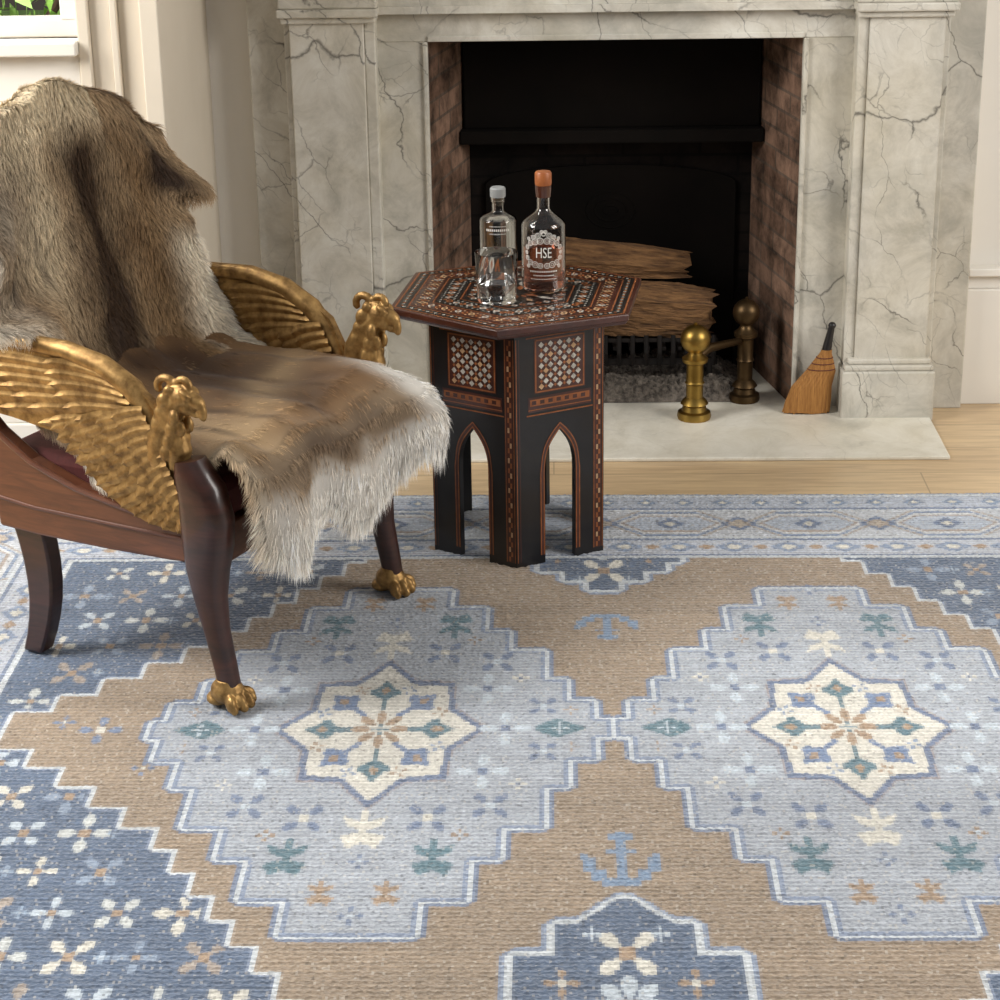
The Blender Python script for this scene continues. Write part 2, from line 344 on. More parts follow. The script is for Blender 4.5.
# andirons
def andiron(px,py,h,mat,label,link=0,q=1.0):
    b0=atz(px,py,.01); a=thing('andiron',label,'andiron',(b0.x,b0.y,.01),0,None); s=h/.25
    pr=[(.0,0),(.036,0),(.038,.008),(.036,.018),(.028,.022),(.025,.034),(.031,.040),(.026,.048),(.0185,.056)]
    g=G(); g.lathe([(r*q,z) for r,z in pr],n=32); g.build('base',mat,a,smooth=True)
    pr=[(.0185,.056),(.019,.10*s),(.022,.105*s),(.019,.11*s),(.0185,.160*s),(.028,.166*s),(.029,.176*s),(.019,.184*s),(.014,.192*s),(.014,.198*s)]
    g=G(); g.lathe([(r*q,z) for r,z in pr],n=28); g.build('post',mat,a,smooth=True)
    r=.033*q; z=.198*s+.029; g=G(); g.lathe([(0.001,z-r)]+[(r*math.sin(t),z-r*math.cos(t)) for t in np.linspace(.25,math.pi-.2,14)]+[(.004,z+r+.001),(.005,z+r+.003),(.001,z+r+.006)],n=28); g.build('finial',mat,a,smooth=True)
    g=G(); yb=5.40-b0.y; g.box(-.008,.008,.01,yb,.075,.09); g.box(-.008,.008,yb-.016,yb,0,.075); g.build('log_bar',M['iron'],a,bevel=.002)
    if link:
        e=atz(744,400,.01); d=Vector((e.x-b0.x,e.y-b0.y,0)); dn=d.normalized()
        g=G(); g.tube([dn*.016+Vector((0,0,.158)),dn*.05+Vector((0,0,.170)),d*.6+Vector((0,0,.166)),d-dn*.024+Vector((0,0,.162))],[.011,.012,.010,.009],12); g.build('cross_bar',M['brass_d'],a,smooth=True)
    return a
andiron(694,418,.222,M['brass'],'polished brass andiron with round finial standing on the hearth nearest the table',1,1.12)
andiron(744,400,.256,M['brass_d'],'darker andiron with ball finial inside the firebox',0,1.05)
# broom
b0=atz(811,414,.01); br_=thing('hearth_broom','small straw whisk broom leaning at the right side of the firebox','broom',(b0.x,b0.y,.01))
g=G(); rows=[(0,.056,.016),(.03,.054,.018),(.07,.047,.019),(.11,.035,.017),(.135,.024,.015),(.155,.014,.013),(.165,.012,.012)]
def sh(z): return .034*(z/.165)**1.2
vs=[];fs=[];n=56
for (z,a,b_) in rows:
    for i in range(n):
        t=2*math.pi*i/n; k=1+.06*(i%2); vs.append((sh(z)+a*k*math.cos(t)+(-.012 if z<.1 else 0),.01+b_*k*math.sin(t),z+(random.uniform(0,.006) if z==0 else 0)))
for j in range(len(rows)-1):
    for i in range(n): fs.append((j*n+i,j*n+(i+1)%n,(j+1)*n+(i+1)%n,(j+1)*n+i))
fs.append(tuple(range(n))[::-1]); fs.append(tuple((len(rows)-1)*n+i for i in range(n))); g.add(vs,fs); g.build('bristles',M['straw'],br_)
g=G()
for z in (.115,.13,.145): 
    a=np.interp(z,[r[0] for r in rows],[r[1] for r in rows])+.001; b_=np.interp(z,[r[0] for r in rows],[r[2] for r in rows])+.001
    g.tube([(sh(z)+a*math.cos(t),.01+b_*math.sin(t),z) for t in np.linspace(0,6.283,30)],.0013,6)
g.build('stitching',M['red'],br_)
g=G(); g.tube([(.032,.01,.155),(.038,.012,.19),(.044,.014,.222)],[.013,.010,.008],12); g.ell((.045,.014,.225),(.010,.010,.009)); g.build('handle',M['ebony'],br_,smooth=True)

# ================= rug (knot grid with one colour per knot)
cs=.004; ux=np.arange(-1.484,1.484,cs)+cs/2; vy=np.arange(-1.256,1.144,cs)+cs/2
U,V=np.meshgrid(ux,vy); nV,nU=U.shape
A=np.zeros((nV,nU,3))
def paint(mask,h): A[mask]=lin(h) if isinstance(h,str) else h
def dil(m,n=1):
    for _ in range(n):
        q=m.copy(); q[1:]|=m[:-1]; q[:-1]|=m[1:]; q[:,1:]|=m[:,:-1]; q[:,:-1]|=m[:,1:]; m=q
    return m
def poly_mask(pts):
    m=np.zeros(U.shape,bool); n=len(pts)
    xs=[p[0] for p in pts]; ys=[p[1] for p in pts]
    i0=max(int((min(xs)-ux[0])/cs)-1,0); i1=min(int((max(xs)-ux[0])/cs)+3,nU); j0=max(int((min(ys)-vy[0])/cs)-1,0); j1=min(int((max(ys)-vy[0])/cs)+3,nV)
    if i1<=i0 or j1<=j0: return m
    x=U[j0:j1,i0:i1]; y=V[j0:j1,i0:i1]; c=np.zeros(x.shape,bool)
    for k in range(n):
        xa,ya=pts[k]; xb,yb=pts[(k+1)%n]
        if ya==yb: continue
        c^=((ya>y)!=(yb>y))&(x<(xb-xa)*(y-ya)/(yb-ya)+xa)
    m[j0:j1,i0:i1]=c; return m
BLUE='#54657d'; PALE='#a1a7b0'; CREAM='#d0ccc1'; TAN='#93816d'; TAN2='#9e8770'; TEAL='#557480'; LINE='#c6cbcf'; SLATE='#6b7a94'; LB='#b9c3cc'; STARC='#d0ccc2'
field=(np.abs(U)<1.11)&(V<.77)&(V>-.88)
paint(np.ones(U.shape,bool),'#b9bdc6')
aV=np.abs(V); q=np.floor(aV/.068)*.068+.034
W=np.interp(q,[0,.36,.77,.9],[1.10,.745,.50,.42])
brown=field&(np.abs(U)<W)
paint(field,BLUE); paint(dil(brown,3)&field,SLATE); paint(dil(brown,2)&field,LINE); paint(brown,TAN)
def stair(av,thr,hw):
    o=np.zeros(av.shape)
    prev=0
    for t,h in zip(thr,hw): o=np.where((av>=prev)&(av<t),h,o); prev=t
    return o
half=field&(np.abs(U)<np.where(V<0,np.where(aV>.555,np.where(aV<.625,(aV-.555)*.95+.008,np.where(aV<.705,.102,.165)),0),
      np.where(aV>.60,np.interp(np.floor((aV-.60)/.05)*.05,[0,.05,.10,.15],[.03,.08,.13,.16]),0)))
paint(dil(half,5)&field,'#8391a8'); paint(dil(half,3)&field,LINE); paint(half,BLUE)
med=np.zeros(U.shape,bool); aVm=np.where(V>0,V/.92,-V)
for c0 in (-.4085,.4085):
    u=np.abs(U-c0); m_=u<stair(aVm,[.035,.115,.21,.345,.44,.56,.655],[.405,.378,.330,.290,.222,.172,.10]); med|=m_
paint(dil(med,4)&field&brown,SLATE); paint(dil(med,2)&field,LINE); paint(med,'#7c8aa2')
inner=med&~dil(~med,2); paint(inner,PALE)
def flower(cu,cv,r,c1,c2,k=4,rot=0,e=1.35,wf=.24):
    for i in range(k):
        a=rot+2*math.pi*i/k; d=(math.cos(a),math.sin(a)); nrm=(-d[1],d[0])
        pts=[(cu+r*(d[0]*t+nrm[0]*w_),cv+e*r*(d[1]*t+nrm[1]*w_)) for t,w_ in ((.22,0),(.6,wf),(.95,wf*.9),(1.12,0),(.95,-wf*.9),(.6,-wf))]
        paint(poly_mask(pts),c1)
    paint((np.abs(U-cu)<r*.22)&(np.abs(V-cv)<r*.22*e),c2)
def floret(cu,cv,r,ang,c1,c2,e=1.3):
    d=(math.cos(ang),math.sin(ang)); nrm=(-d[1],d[0])
    def P_(L): return [(cu+r*(d[0]*t+nrm[0]*w_),cv+e*r*(d[1]*t+nrm[1]*w_)) for t,w_ in L]
    paint(poly_mask(P_(((-1.0,.11),(-.2,.11),(-.2,-.11),(-1.0,-.11)))),c1)
    paint(poly_mask(P_(((-.35,0),(.1,.62),(.35,.62),(.45,.35),(1.05,0),(.45,-.35),(.35,-.62),(.1,-.62)))),c1)
    paint(poly_mask(P_(((.05,0),(.3,.2),(.6,0),(.3,-.2)))),c2)
def tulip(cu,cv,r,c,s=1):
    paint(poly_mask([(cu-.14*r,cv-s*r*1.3),(cu+.14*r,cv-s*r*1.3),(cu+.14*r,cv+s*r*.4),(cu-.14*r,cv+s*r*.4)]),c)
    paint(poly_mask([(cu,cv+s*r*.2),(cu+.8*r,cv+s*r*.5),(cu+.5*r,cv+s*r*1.35),(cu,cv+s*r*.95),(cu-.5*r,cv+s*r*1.35),(cu-.8*r,cv+s*r*.5)]),c)
    paint(poly_mask([(cu-.8*r,cv-s*r*.9),(cu,cv-s*r*.4),(cu+.8*r,cv-s*r*.9),(cu+.6*r,cv-s*r*.2),(cu,cv+s*.1*r),(cu-.6*r,cv-s*r*.2)]),c)
for c0 in (-.4085,.4085):
    def star(sc,h):
        pts=[]
        for k in range(16):
            r=1.0 if k%2==0 else .80
            if k%4==0: r=1.08
            a=2*math.pi*k/16; pts.append((c0+sc*.156*r*math.cos(a),sc*.232*r*math.sin(a)))
        paint(poly_mask(pts),h)
    star(1.14,'#99908f'); star(1.115,'#65748f'); star(1.02,STARC)
    for k in range(8):
        a=math.pi*k/4; floret(c0+.086*math.cos(a),.132*math.sin(a),.046,a,[TEAL,'#6c7f9e',TEAL,'#6c7f9e'][k%4],TAN2)
        a+=math.pi/8; flower(c0+.112*math.cos(a),.168*math.sin(a),.014,[TAN2,'#7d8fa9'][k%2],STARC,4,a)
    flower(c0,0,.046,TAN2,STARC,8,wf=.19); flower(c0,0,.014,TEAL,TEAL,4)
    for s in (-1,1):
        tulip(c0,s*.345,.046,CREAM,s); flower(c0,s*.445,.016,SLATE,LB,4)
        for s2 in (-1,1):
            flower(c0+s2*.10,s*.310,.037,SLATE,CREAM,4,.78); tulip(c0+s2*.115,s*.430,.043,TEAL,s)
            flower(c0+s2*.185,s*.155,.042,LB,SLATE,4,0); flower(c0+s2*.200,s*.270,.035,SLATE,LB,4,.78)
            tulip(c0+s2*.05,s*.535,.028,TAN2,s); flower(c0+s2*.155,s*.365,.014,TAN2,LB,4); flower(c0+s2*.245,s*.20,.014,CREAM,SLATE,4)
            flower(c0+s2*.285,s*.085,.028,SLATE,LB,4,.78); flower(c0+s2*.335,s*.07,.012,TAN2,LB,4)
        flower(c0,s*.60,.020,SLATE,LB,4)
    for s2 in (-1,1):
        flower(c0+s2*.220,0,.042,LB,SLATE,4)
        pts=[(c0+s2*.27,0),(c0+s2*.285,.02),(c0+s2*.31,.036),(c0+s2*.335,.02),(c0+s2*.365,0),(c0+s2*.335,-.02),(c0+s2*.31,-.036),(c0+s2*.285,-.02)]; paint(poly_mask(pts),TEAL)
        flower(c0+s2*.315,0,.015,LB,LB,4)
for s,v0 in ((-1,-.44),(1,.425)):   # anchor-like motifs between the medallions, drawn in blocky knots
    c='#7389a3'; f=1.0 if s<0 else .74
    def bx(u0,u1,a0,a1):
        lo,hi=sorted((v0+s*a0*f,v0+s*a1*f)); m_=(np.abs(U)>=u0)&(np.abs(U)<u1)&(V>=lo)&(V<hi); paint(m_,c)
    bx(0,.009,-.085,.075); bx(0,.020,-.075,-.058); bx(0,.030,.055,.078); bx(.024,.046,.030,.062); bx(.040,.060,-.004,.034); bx(.050,.062,-.018,.004); bx(0,.024,-.030,-.018)
    flower(0,s*.70,.050,CREAM,TAN2,4,.78); flower(0,s*.83,.05,LB,TAN2,8)
    flower(.095,s*.775,.024,TAN2,CREAM); flower(-.095,s*.775,.024,TAN2,CREAM); flower(.05,s*.65,.014,LB,LB); flower(-.05,s*.65,.014,LB,LB)
# flowers on the blue spandrels
blue=field&~dil(brown,9)
keep=A.copy()
for j,cv in enumerate(np.arange(-.83,.76,.118)):
    for i5,cu in enumerate(np.arange(-1.05,1.1,.098)):
        cu2=cu+(.049 if j%2 else 0)
        i_=int((cu2-ux[0])/cs); j_=int((cv-vy[0])/cs)
        if 0<=i_<nU and 0<=j_<nV and blue[j_,i_]:
            flower(cu2,cv,[.040,.030,.036][(i5+j)%3],[CREAM,LB,'#8796aa','#c2c5c3','#9d9187'][(i5*2+j)%5],TAN2,4,[0,.78][(i5+j)%2])
            if (i5+j)%3==0: flower(cu2+.049,cv,.013,'#8fa0b4',LB,4)
bad=field&dil(brown,4); A[bad]=keep[bad]
for s2 in (-1,1): flower(s2*.90,0,.036,SLATE,CREAM); flower(s2*.97,.03,.018,SLATE,CREAM); flower(s2*.80,-.14,.020,SLATE,CREAM)
# borders
D=np.maximum(np.maximum(np.abs(U)-1.11,V-.77),-.88-V); onv=(D==V-.77)|(D==-.88-V); T=np.where(onv,U,V)+3
def band(a,b,h): paint((D>=a)&(D<b),h)
band(0,.012,LINE); band(.012,.02,SLATE); band(.02,.10,'#b5bac4'); band(.10,.108,SLATE); band(.108,.118,LINE); band(.118,.27,'#babec5'); band(.27,.28,LINE); band(.28,.288,SLATE); band(.288,.355,'#a9b0bd'); band(.355,.365,LINE); band(.365,.5,SLATE)
def tri(t,p): return np.abs(((t/p)%1)-.5)*2
b1=(D>=.02)&(D<.10); z=np.abs(D-.06); tt=tri(T,.115)
paint(b1&(z+tt*.04<.03),'#7f8fa8'); paint(b1&(z+tt*.04<.014),CREAM); paint(b1&(z+(1-tt)*.04<.014),TAN2)
b2=(D>=.118)&(D<.27); z=np.abs(D-.194); tt=tri(T,.30)
e=z+np.maximum(tt*.15-.06,0); paint(b2&(e<.070),'#7688a3'); paint(b2&(e<.061),'#cbccce'); paint(b2&(e<.048),'#a3958a'); paint(b2&(e<.040),'#b0b9c7'); paint(b2&(z+tt*.15<.034),'#697a96'); paint(b2&(z+tt*.15<.014),CREAM)
paint(b2&(z+(1-tt)*.15<.042),'#697a96'); paint(b2&(z+(1-tt)*.15<.026),'#b3a697')
paint(b2&(e>.076)&(e<.085),'#a4978a')
b3=(D>=.288)&(D<.355); z=np.abs(D-.32); tt=tri(T,.085); paint(b3&(z+tt*.0425<.024),'#76879f'); paint(b3&(z+tt*.0425<.010),CREAM)
# wool: knot jitter, weft rows, slight wear
C=A.copy(); C[1:-1,1:-1]=(A[1:-1,1:-1]*6+A[:-2,1:-1]+A[2:,1:-1]+A[1:-1,:-2]+A[1:-1,2:])/10; A=C
jit=rng.normal(1,.065,(nV,nU,1)); rp=np.array([.86,1.03,1.08])[np.arange(nV)%3][:,None,None]; row=rp*rng.normal(1,.03,(nV,1,1)); colj=rng.normal(1,.02,(1,nU,1))
seg=np.repeat(rng.normal(1,.05,(nV,nU//8+1,1)),8,1)[:,:nU]
A=A*jit*row*colj*seg
wear=rng.random((nV,nU,1)); wl=np.array(lin('#c8c1b6')); A=np.where(wear<.04,A*.65+wl*.35,A); A=np.where(wear>.97,A*.70,A)
lowf=(np.sin(U*3.1+1.7*np.sin(V*2.7))+np.sin(V*7.3+1.1*np.sin(U*4.1)))[...,None]; A=A*(1+.055*lowf)
abr=np.repeat(np.repeat(rng.normal(0,.035,(nV//14+1,1,1)),14,0)[:nV],nU,1); A=A*(1+abr)
A=A*.93+.07*np.array(lin('#beb8b0'))
A=np.clip(A,0.01,1)
zt=.012; x=np.linspace(ux[0]-cs/2,ux[-1]+cs/2,nU+1)+.1013; y=np.linspace(vy[0]-cs/2,vy[-1]+cs/2,nV+1)+3.282
XX,YY=np.meshgrid(x,y); ZZ=np.full(XX.shape,zt)+rng.normal(0,.0006,XX.shape)+.0015*np.sin(XX*3+YY*2)+(np.array([-.0014,.0006,.0008])[np.arange(nV+1)%3])[:,None]
ZZ[0,:]=ZZ[-1,:]=0.002; ZZ[:,0]=ZZ[:,-1]=0.002
def fastmesh(name,verts,quads,tris=None):
    me=bpy.data.meshes.new(name); me.vertices.add(len(verts)); me.vertices.foreach_set('co',np.asarray(verts,np.float32).ravel())
    nq=len(quads); ntri=0 if tris is None else len(tris)
    loops=np.concatenate([quads.ravel()]+([tris.ravel()] if ntri else [])).astype(np.int32)
    me.loops.add(len(loops)); me.loops.foreach_set('vertex_index',loops)
    me.polygons.add(nq+ntri); st=np.concatenate([np.arange(nq)*4,nq*4+np.arange(ntri)*3]).astype(np.int32)
    me.polygons.foreach_set('loop_start',st)
    me.update(calc_edges=True); return me
idx=np.arange((nU+1)*(nV+1)).reshape(nV+1,nU+1)
quads=np.stack([idx[:-1,:-1],idx[:-1,1:],idx[1:,1:],idx[1:,:-1]],-1).reshape(-1,4)
me=fastmesh('rug',np.stack([XX,YY,ZZ],-1).reshape(-1,3),quads)
ca=me.color_attributes.new('knots','FLOAT_COLOR','CORNER')
cc=np.ones((nU*nV,4,4),np.float32); cc[:,:,:3]=A.reshape(-1,1,3); ca.data.foreach_set('color',cc.ravel())
m,nt,b=newmat('hand_knotted_wool'); at=N(nt,'ShaderNodeAttribute',attribute_name='knots')
n1=noise(nt,coords(nt,(1,2.2,1)),110,3,.7); n2=noise(nt,coords(nt),1.6,4,.6)
c=mix(nt,.30,at.outputs['Color'],ramp(nt,n1,[(.3,.6),(.7,1.4)]),'MULTIPLY'); c=mix(nt,.3,c,ramp(nt,n2,[(.35,.75),(.65,1.2)]),'MULTIPLY')
nt.links.new(c,b.inputs['Base Color']); b.inputs['Roughness'].default_value=.85; b.inputs['Specular IOR Level'].default_value=.2; b.inputs['Sheen Weight'].default_value=.25
vo=N(nt,'ShaderNodeTexVoronoi'); vo.inputs['Scale'].default_value=150; nt.links.new(coords(nt,(.7,1.3,1)),vo.inputs['Vector']); bump(nt,b,vo.outputs['Distance'],.6,.005)
me.materials.append(m); rug=bpy.data.objects.new('rug',me); col.objects.link(rug)
tag(rug,'large blue and tan knotted wool rug with stepped medallions','rug')

# ================= side table
RZ=zt
Rb=.205; Rt=.280; al=R(28.5); Ht=.545
b0=atz(517,569,RZ); tcx,tcy=b0.x+Rb*math.sin(R(1.5)),b0.y+Rb*.999
tb=thing('side_table','hexagonal dark wood side table inlaid with mother of pearl before the fireplace','side table',(tcx,tcy,RZ))
Ht2=Ht-RZ
def hexpt(r,k,z): a=al+k*math.pi/3; return Vector((r*math.cos(a),r*math.sin(a),z))
def hexpt2(r,k,z): a=al-R(6)+k*math.pi/3; return Vector((r*math.cos(a),r*math.sin(a),z))
g=G()
for (r0,z0,r1,z1) in ((Rt,Ht2-.014,Rt,Ht2),(Rt-.008,Ht2-.022,Rt-.002,Ht2-.014),(Rb+.012,Ht2-.034,Rb+.02,Ht2-.022)):
    hp=hexpt2 if r0>.25 else hexpt
    vs=[hp(r0,k,z0) for k in range(6)]+[hp(r1,k,z1) for k in range(6)]
    g.add(vs,[(5,4,3,2,1,0),(6,7,8,9,10,11)]+[(k,(k+1)%6,6+(k+1)%6,6+k) for k in range(6)])
top=g.build('tabletop',M['rose'],tb,bevel=.002)
INL=[M['pearl'],M['orange'],M['bone'],M['ebony'],M['rose']]
g=G(); zi=Ht2+.0005
def tq(pts,m,dz=0): g.add([(p[0],p[1],zi+dz) for p in pts],[tuple(range(len(pts)))],m)
def ring(r0,r1,m,dz=0):
    for k in range(6):
        tq([hexpt2(r0,k,0),hexpt2(r0,k+1,0),hexpt2(r1,k+1,0),hexpt2(r1,k,0)],m,dz)
ring(.270,.266,1); ring(.264,.242,3); ring(.240,.237,1); ring(.232,.190,4); ring(.188,.185,1); ring(.182,.130,3); ring(.128,.125,1); ring(.122,.0,3)
def dia(c,a,w,h,m,dz=.0004):
    d=Vector((math.cos(a),math.sin(a),0)); e=Vector((-d.y,d.x,0)); tq([c+d*w,c+e*h,c-d*w,c-e*h],m,dz)
for k in range(6):
    a0,a1=hexpt2(1,k,0),hexpt2(1,k+1,0); an=math.atan2((a1-a0).y,(a1-a0).x)
    for (r,n_,w_,h_,ms) in ((.253,24,.0042,.0042,(0,1)),(.211,12,.0085,.010,(1,0,1,2)),(.157,9,.0090,.010,(1,0)),(.105,6,.008,.009,(0,1))):
        for i in range(n_):
            c=(a0+(a1-a0)*((i+.5)/n_))*r; dia(c,an,w_,h_,ms[i%len(ms)])
            if r<.22: dia(c,an,w_*.4,h_*.4,(1,3,3)[ms[i%len(ms)]%3] ,.0008)
    for rr_ in (.223,.199,.172,.141):
        for j in range(12):
            c=(a0+(a1-a0)*((j+.02)/12))*rr_; dia(c,an,.003,.003,2 if rr_>.19 else 0)
    for rr,w_,h_,m_ in ((.07,.022,.009,0),(.035,.018,.008,1)):
        c=(a0)*rr; dia(c,al+k*math.pi/3,w_,h_,m_)
        c=(a0+a1)*.5*rr*1.05; dia(c,al+(k+.5)*math.pi/3,w_*.6,h_*.7,2-m_)
g.build('inlay',INL,top,recalc=False)
w_=Rb; hb=Ht2-.034
def archpts(e0,e1,zs,za,n=11):
    em=(e0+e1)/2; L=[]
    for t in np.linspace(0,1,n):
        f=(1-math.cos(t*math.pi/2)); L.append((e0+(em-e0)*(f**1.0), zs+(za-zs)*(math.sin(t*math.pi/2)**.85*.80+.20*t**4)))
    L[-1]=(em,za); return L
def side_frame(k):
    p0=hexpt(Rb,k,0); p1=hexpt(Rb,k+1,0); ex=(p1-p0).normalized(); nn=Vector((ex.y,-ex.x,0))
    return lambda p,h: p0+ex*p[0]+Vector((0,0,p[1]))+nn*h
lg=.067
for k in range(6):
    fn=side_frame(k); g=G()
    ar=archpts(lg,w_-lg,.200,.290); ar2=[(w_-a,b_) for a,b_ in ar][::-1][1:]
    poly=[(0,0),(lg,0)]+ar+ar2+[(w_-lg,0),(w_,0),(w_,hb),(0,hb)]
    g.prism(poly,fn,-.014,0); pan=g.build('side_panel',M['ebony'],tb)
    g=G()
    def q(e0,e1,z0,z1,m,h=.0006): g.add([fn((e0,z0),h),fn((e1,z0),h),fn((e1,z1),h),fn((e0,z1),h)],[(0,1,2,3)],m)
    def dm(e,z,a,b_,m,h=.0010): g.add([fn((e-a,z),h),fn((e,z-b_),h),fn((e+a,z),h),fn((e,z+b_),h)],[(0,1,2,3)],m)
    full=[(lg,0.02)]+ar+ar2+[(w_-lg,.02)]
    def off(p,d):
        s=-1 if p[0]<w_/2-1e-4 else (1 if p[0]>w_/2+1e-4 else 0)
        up=1.0 if p[1]>.201 else 0
        return (p[0]+s*d*(.8 if up else 1), p[1]+d*(1.0 if s==0 else .5)*up*1.3)
    for d0,d1,mm_,hh_ in ((.001,.011,4,.0006),(.001,.0035,1,.0009),(.0085,.011,1,.0009)):
        for i in range(len(full)-1):
            a,b_=full[i],full[i+1]
            g.add([fn(off(a,d0),hh_),fn(off(b_,d0),hh_),fn(off(b_,d1),hh_),fn(off(a,d1),hh_)],[(0,1,2,3)],mm_)
    for sgn in (0,1):
        E=lambda e: (w_-e) if sgn else e
        lo,hi=sorted((E(.002),E(.004))); q(lo,hi,.012,hb-.008,1,.0009)
        n_=44
        if sgn==1:
            lo,hi=sorted((E(.006),E(.022))); q(lo,hi,.012,hb-.008,4)
            for i in range(n_):
                z0=.014+i*(hb-.024)/n_; c0_=.0085 if i%2 else .0135
                lo,hi=sorted((E(c0_),E(c0_+.0045))); q(lo,hi,z0,z0+(hb-.024)/n_,[1,1,2][i%3],.0009)
            lo,hi=sorted((E(.022),E(.024))); q(lo,hi,.012,hb-.008,1)
        else:
            lo,hi=sorted((E(.0085),E(.0105))); q(lo,hi,.012,hb-.008,4)
    q(.026,w_-.026,.326,.329,1); q(.026,w_-.026,hb-.010,hb-.007,1); q(.030,w_-.030,.334,.366,4); q(.034,w_-.034,.347,.361,1,.0009)
    for i in range(7): q(.038+i*.0188,.048+i*.0188,.3500,.3580,4,.0012)
    q(.030,w_-.030,.338,.340,1,.0009)
    q(.044,w_-.044,.372,.487,4,.0005)
    q(.046,w_-.046,.374,.377,1,.0008); q(.046,w_-.046,.482,.485,1,.0008); q(.046,.049,.374,.485,1,.0008); q(w_-.049,w_-.046,.374,.485,1,.0008)
    nx,nz=9,9; a=(w_-.110)/nx; b2_=.098/nz
    for i in range(nx):
        for j in range(nz):
            e=.055+(i+.5)*a; z=.3805+(j+.5)*b2_
            if (i+j)%2==0: dm(e,z,a*.60,b2_*.60,0 if (i*5+j*3)%7 else 2)
            else: dm(e,z,a*.36,b2_*.36,1 if (i*3+j)%4 else 3)
    g.build('inlay',INL,pan,recalc=False)
# ================= bottles and tumbler
Hz=Ht+.001
def shell(out,th=.0028,bot=.006):
    inn=[(max(r-th,.002),max(z,out[0][1]+bot)) for r,z in out][::-1]
    return out+inn
def bottle_profile(r,hb_,hs,rn,hn,foot=.003):
    P=[(.001,0),(r-.004,0),(r,.005),(r,hb_)]
    for t in np.linspace(.1,1,9): P.append((rn+(r-rn)*(.5+.5*math.cos(math.pi*t)), hb_+(hs-hb_)*t))
    P+= [(rn,hn-.012),(rn+.002,hn-.010),(rn+.002,hn)]
    return P
def inner_liquid(P,zl,th=.0032,bot=.0065):
    L=[(.001,bot)]
    for r,z in P:
        if z>bot and z<zl and r>.004: L.append((r-th,z))
    rr=np.interp(zl,[z for r,z in P[2:]],[r for r,z in P[2:]])-th
    L[0]=(.001,bot); L.insert(1,(P[2][0]-th,bot)); L+=[(rr,zl),(.001,zl)]
    return L
def text_on(s,r,z,size,name,mat,parent,a0=0.0,off=.0003,sxx=.8):
    cu=bpy.data.curves.new(name,'FONT'); cu.body=s; cu.size=size; cu.align_x='CENTER'; cu.align_y='CENTER'; cu.resolution_u=3; cu.offset=off
    t=bpy.data.objects.new(name,cu); col.objects.link(t); bpy.context.view_layer.update()
    me=bpy.data.meshes.new_from_object(t.evaluated_get(bpy.context.evaluated_depsgraph_get())); bpy.data.objects.remove(t)
    bm=bmesh.new(); bm.from_mesh(me); bmesh.ops.subdivide_edges(bm,edges=[e for e in bm.edges if e.calc_length()>size*.3],cuts=2)
    for v in bm.verts:
        a=v.co.x*sxx/r+a0; v.co=Vector((r*math.sin(a),-r*math.cos(a),z+v.co.y))
    bm.to_mesh(me); bm.free(); me.materials.clear(); me.materials.append(mat)
    o=bpy.data.objects.new(name,me); col.objects.link(o); o.parent=parent; return o
p=atz(544,288,Ht); bt=thing('bottle','clear glass spirit bottle with copper stopper and HSE label, taller of two','bottle',(p.x,p.y,Hz))
P=bottle_profile(.0455,.133,.170,.0135,.216)
g=G(); g.lathe(shell(P),n=48); g.build('glass_body',M['glass'],bt,smooth=True,recalc=True)
g=G(); g.lathe(inner_liquid(P,.092),n=40); g.build('liquid',M['rum'],bt,smooth=True)
g=G(); g.lathe([(.001,.2165),(.0165,.2165),(.0172,.220),(.0172,.241),(.0155,.244),(.001,.244)],n=28); g.build('stopper',M['cork'],bt,smooth=True)
g=G(); g.lathe([(.0142,.192),(.0150,.192),(.0165,.208),(.0165,.216),(.0158,.216),(.0142,.194)],n=28); g.build('neck_seal',M['rose'],bt,smooth=True)
text_on('HSE',.0462,.084,.031,'label_letters',M['print'],bt,off=0.0,sxx=.66)
g=G(); rr=.0462
def arc(cx_,cz_,ra,t0,t1,w=.0011,n=26):
    for i in range(n):
        a,b_=t0+(t1-t0)*i/n,t0+(t1-t0)*(i+1)/n; vs=[]
        for t,r_ in ((a,ra-w),(b_,ra-w),(b_,ra),(a,ra)):
            x_=cx_+r_*math.cos(t); z_=cz_+r_*math.sin(t); an=x_/rr; vs.append((rr*math.sin(an),-rr*math.cos(an),z_))
        g.add(vs,[(0,1,2,3)])
for s in (-1,1):
    for (x_,z_,r_) in ((.007,.110,.007),(.018,.108,.007),(.029,.104,.006),(.037,.095,.005),(.039,.084,.004),(.037,.073,.005),(.029,.064,.006),(.018,.060,.007),(.007,.058,.006),(.012,.121,.006),(.022,.117,.005),(.004,.129,.004),(.033,.113,.004),(.034,.056,.004)):
        arc(s*x_,z_,r_,0,6.28,.0012,14); arc(s*x_,z_,r_*.5,0,6.28,.0010,8)
arc(0,.125,.005,0,6.28,.0014)
g.build('label_ornament',M['print'],bt,recalc=False)
g=G()
for zz,hw,hh in ((.044,.030,.0032),(.036,.022,.0026),(.029,.028,.0018)):
    for i in range(16):
        x_=-hw+i*hw/8; a=x_/rr; a2=(x_+hw/12)/rr; g.add([(rr*math.sin(a),-rr*math.cos(a),zz),(rr*math.sin(a2),-rr*math.cos(a2),zz),(rr*math.sin(a2),-rr*math.cos(a2),zz+hh),(rr*math.sin(a),-rr*math.cos(a),zz+hh)],[(0,1,2,3)])
g.build('label_small_print',M['print'],bt,recalc=False)
p=atz(499,274,Ht); bt=thing('bottle','shorter clear glass bottle with glass stopper behind the tumbler','bottle',(p.x,p.y,Hz))
P=bottle_profile(.0390,.118,.138,.0125,.166)
g=G(); g.lathe(shell(P,.0022),n=48); g.build('glass_body',M['glass'],bt,smooth=True)
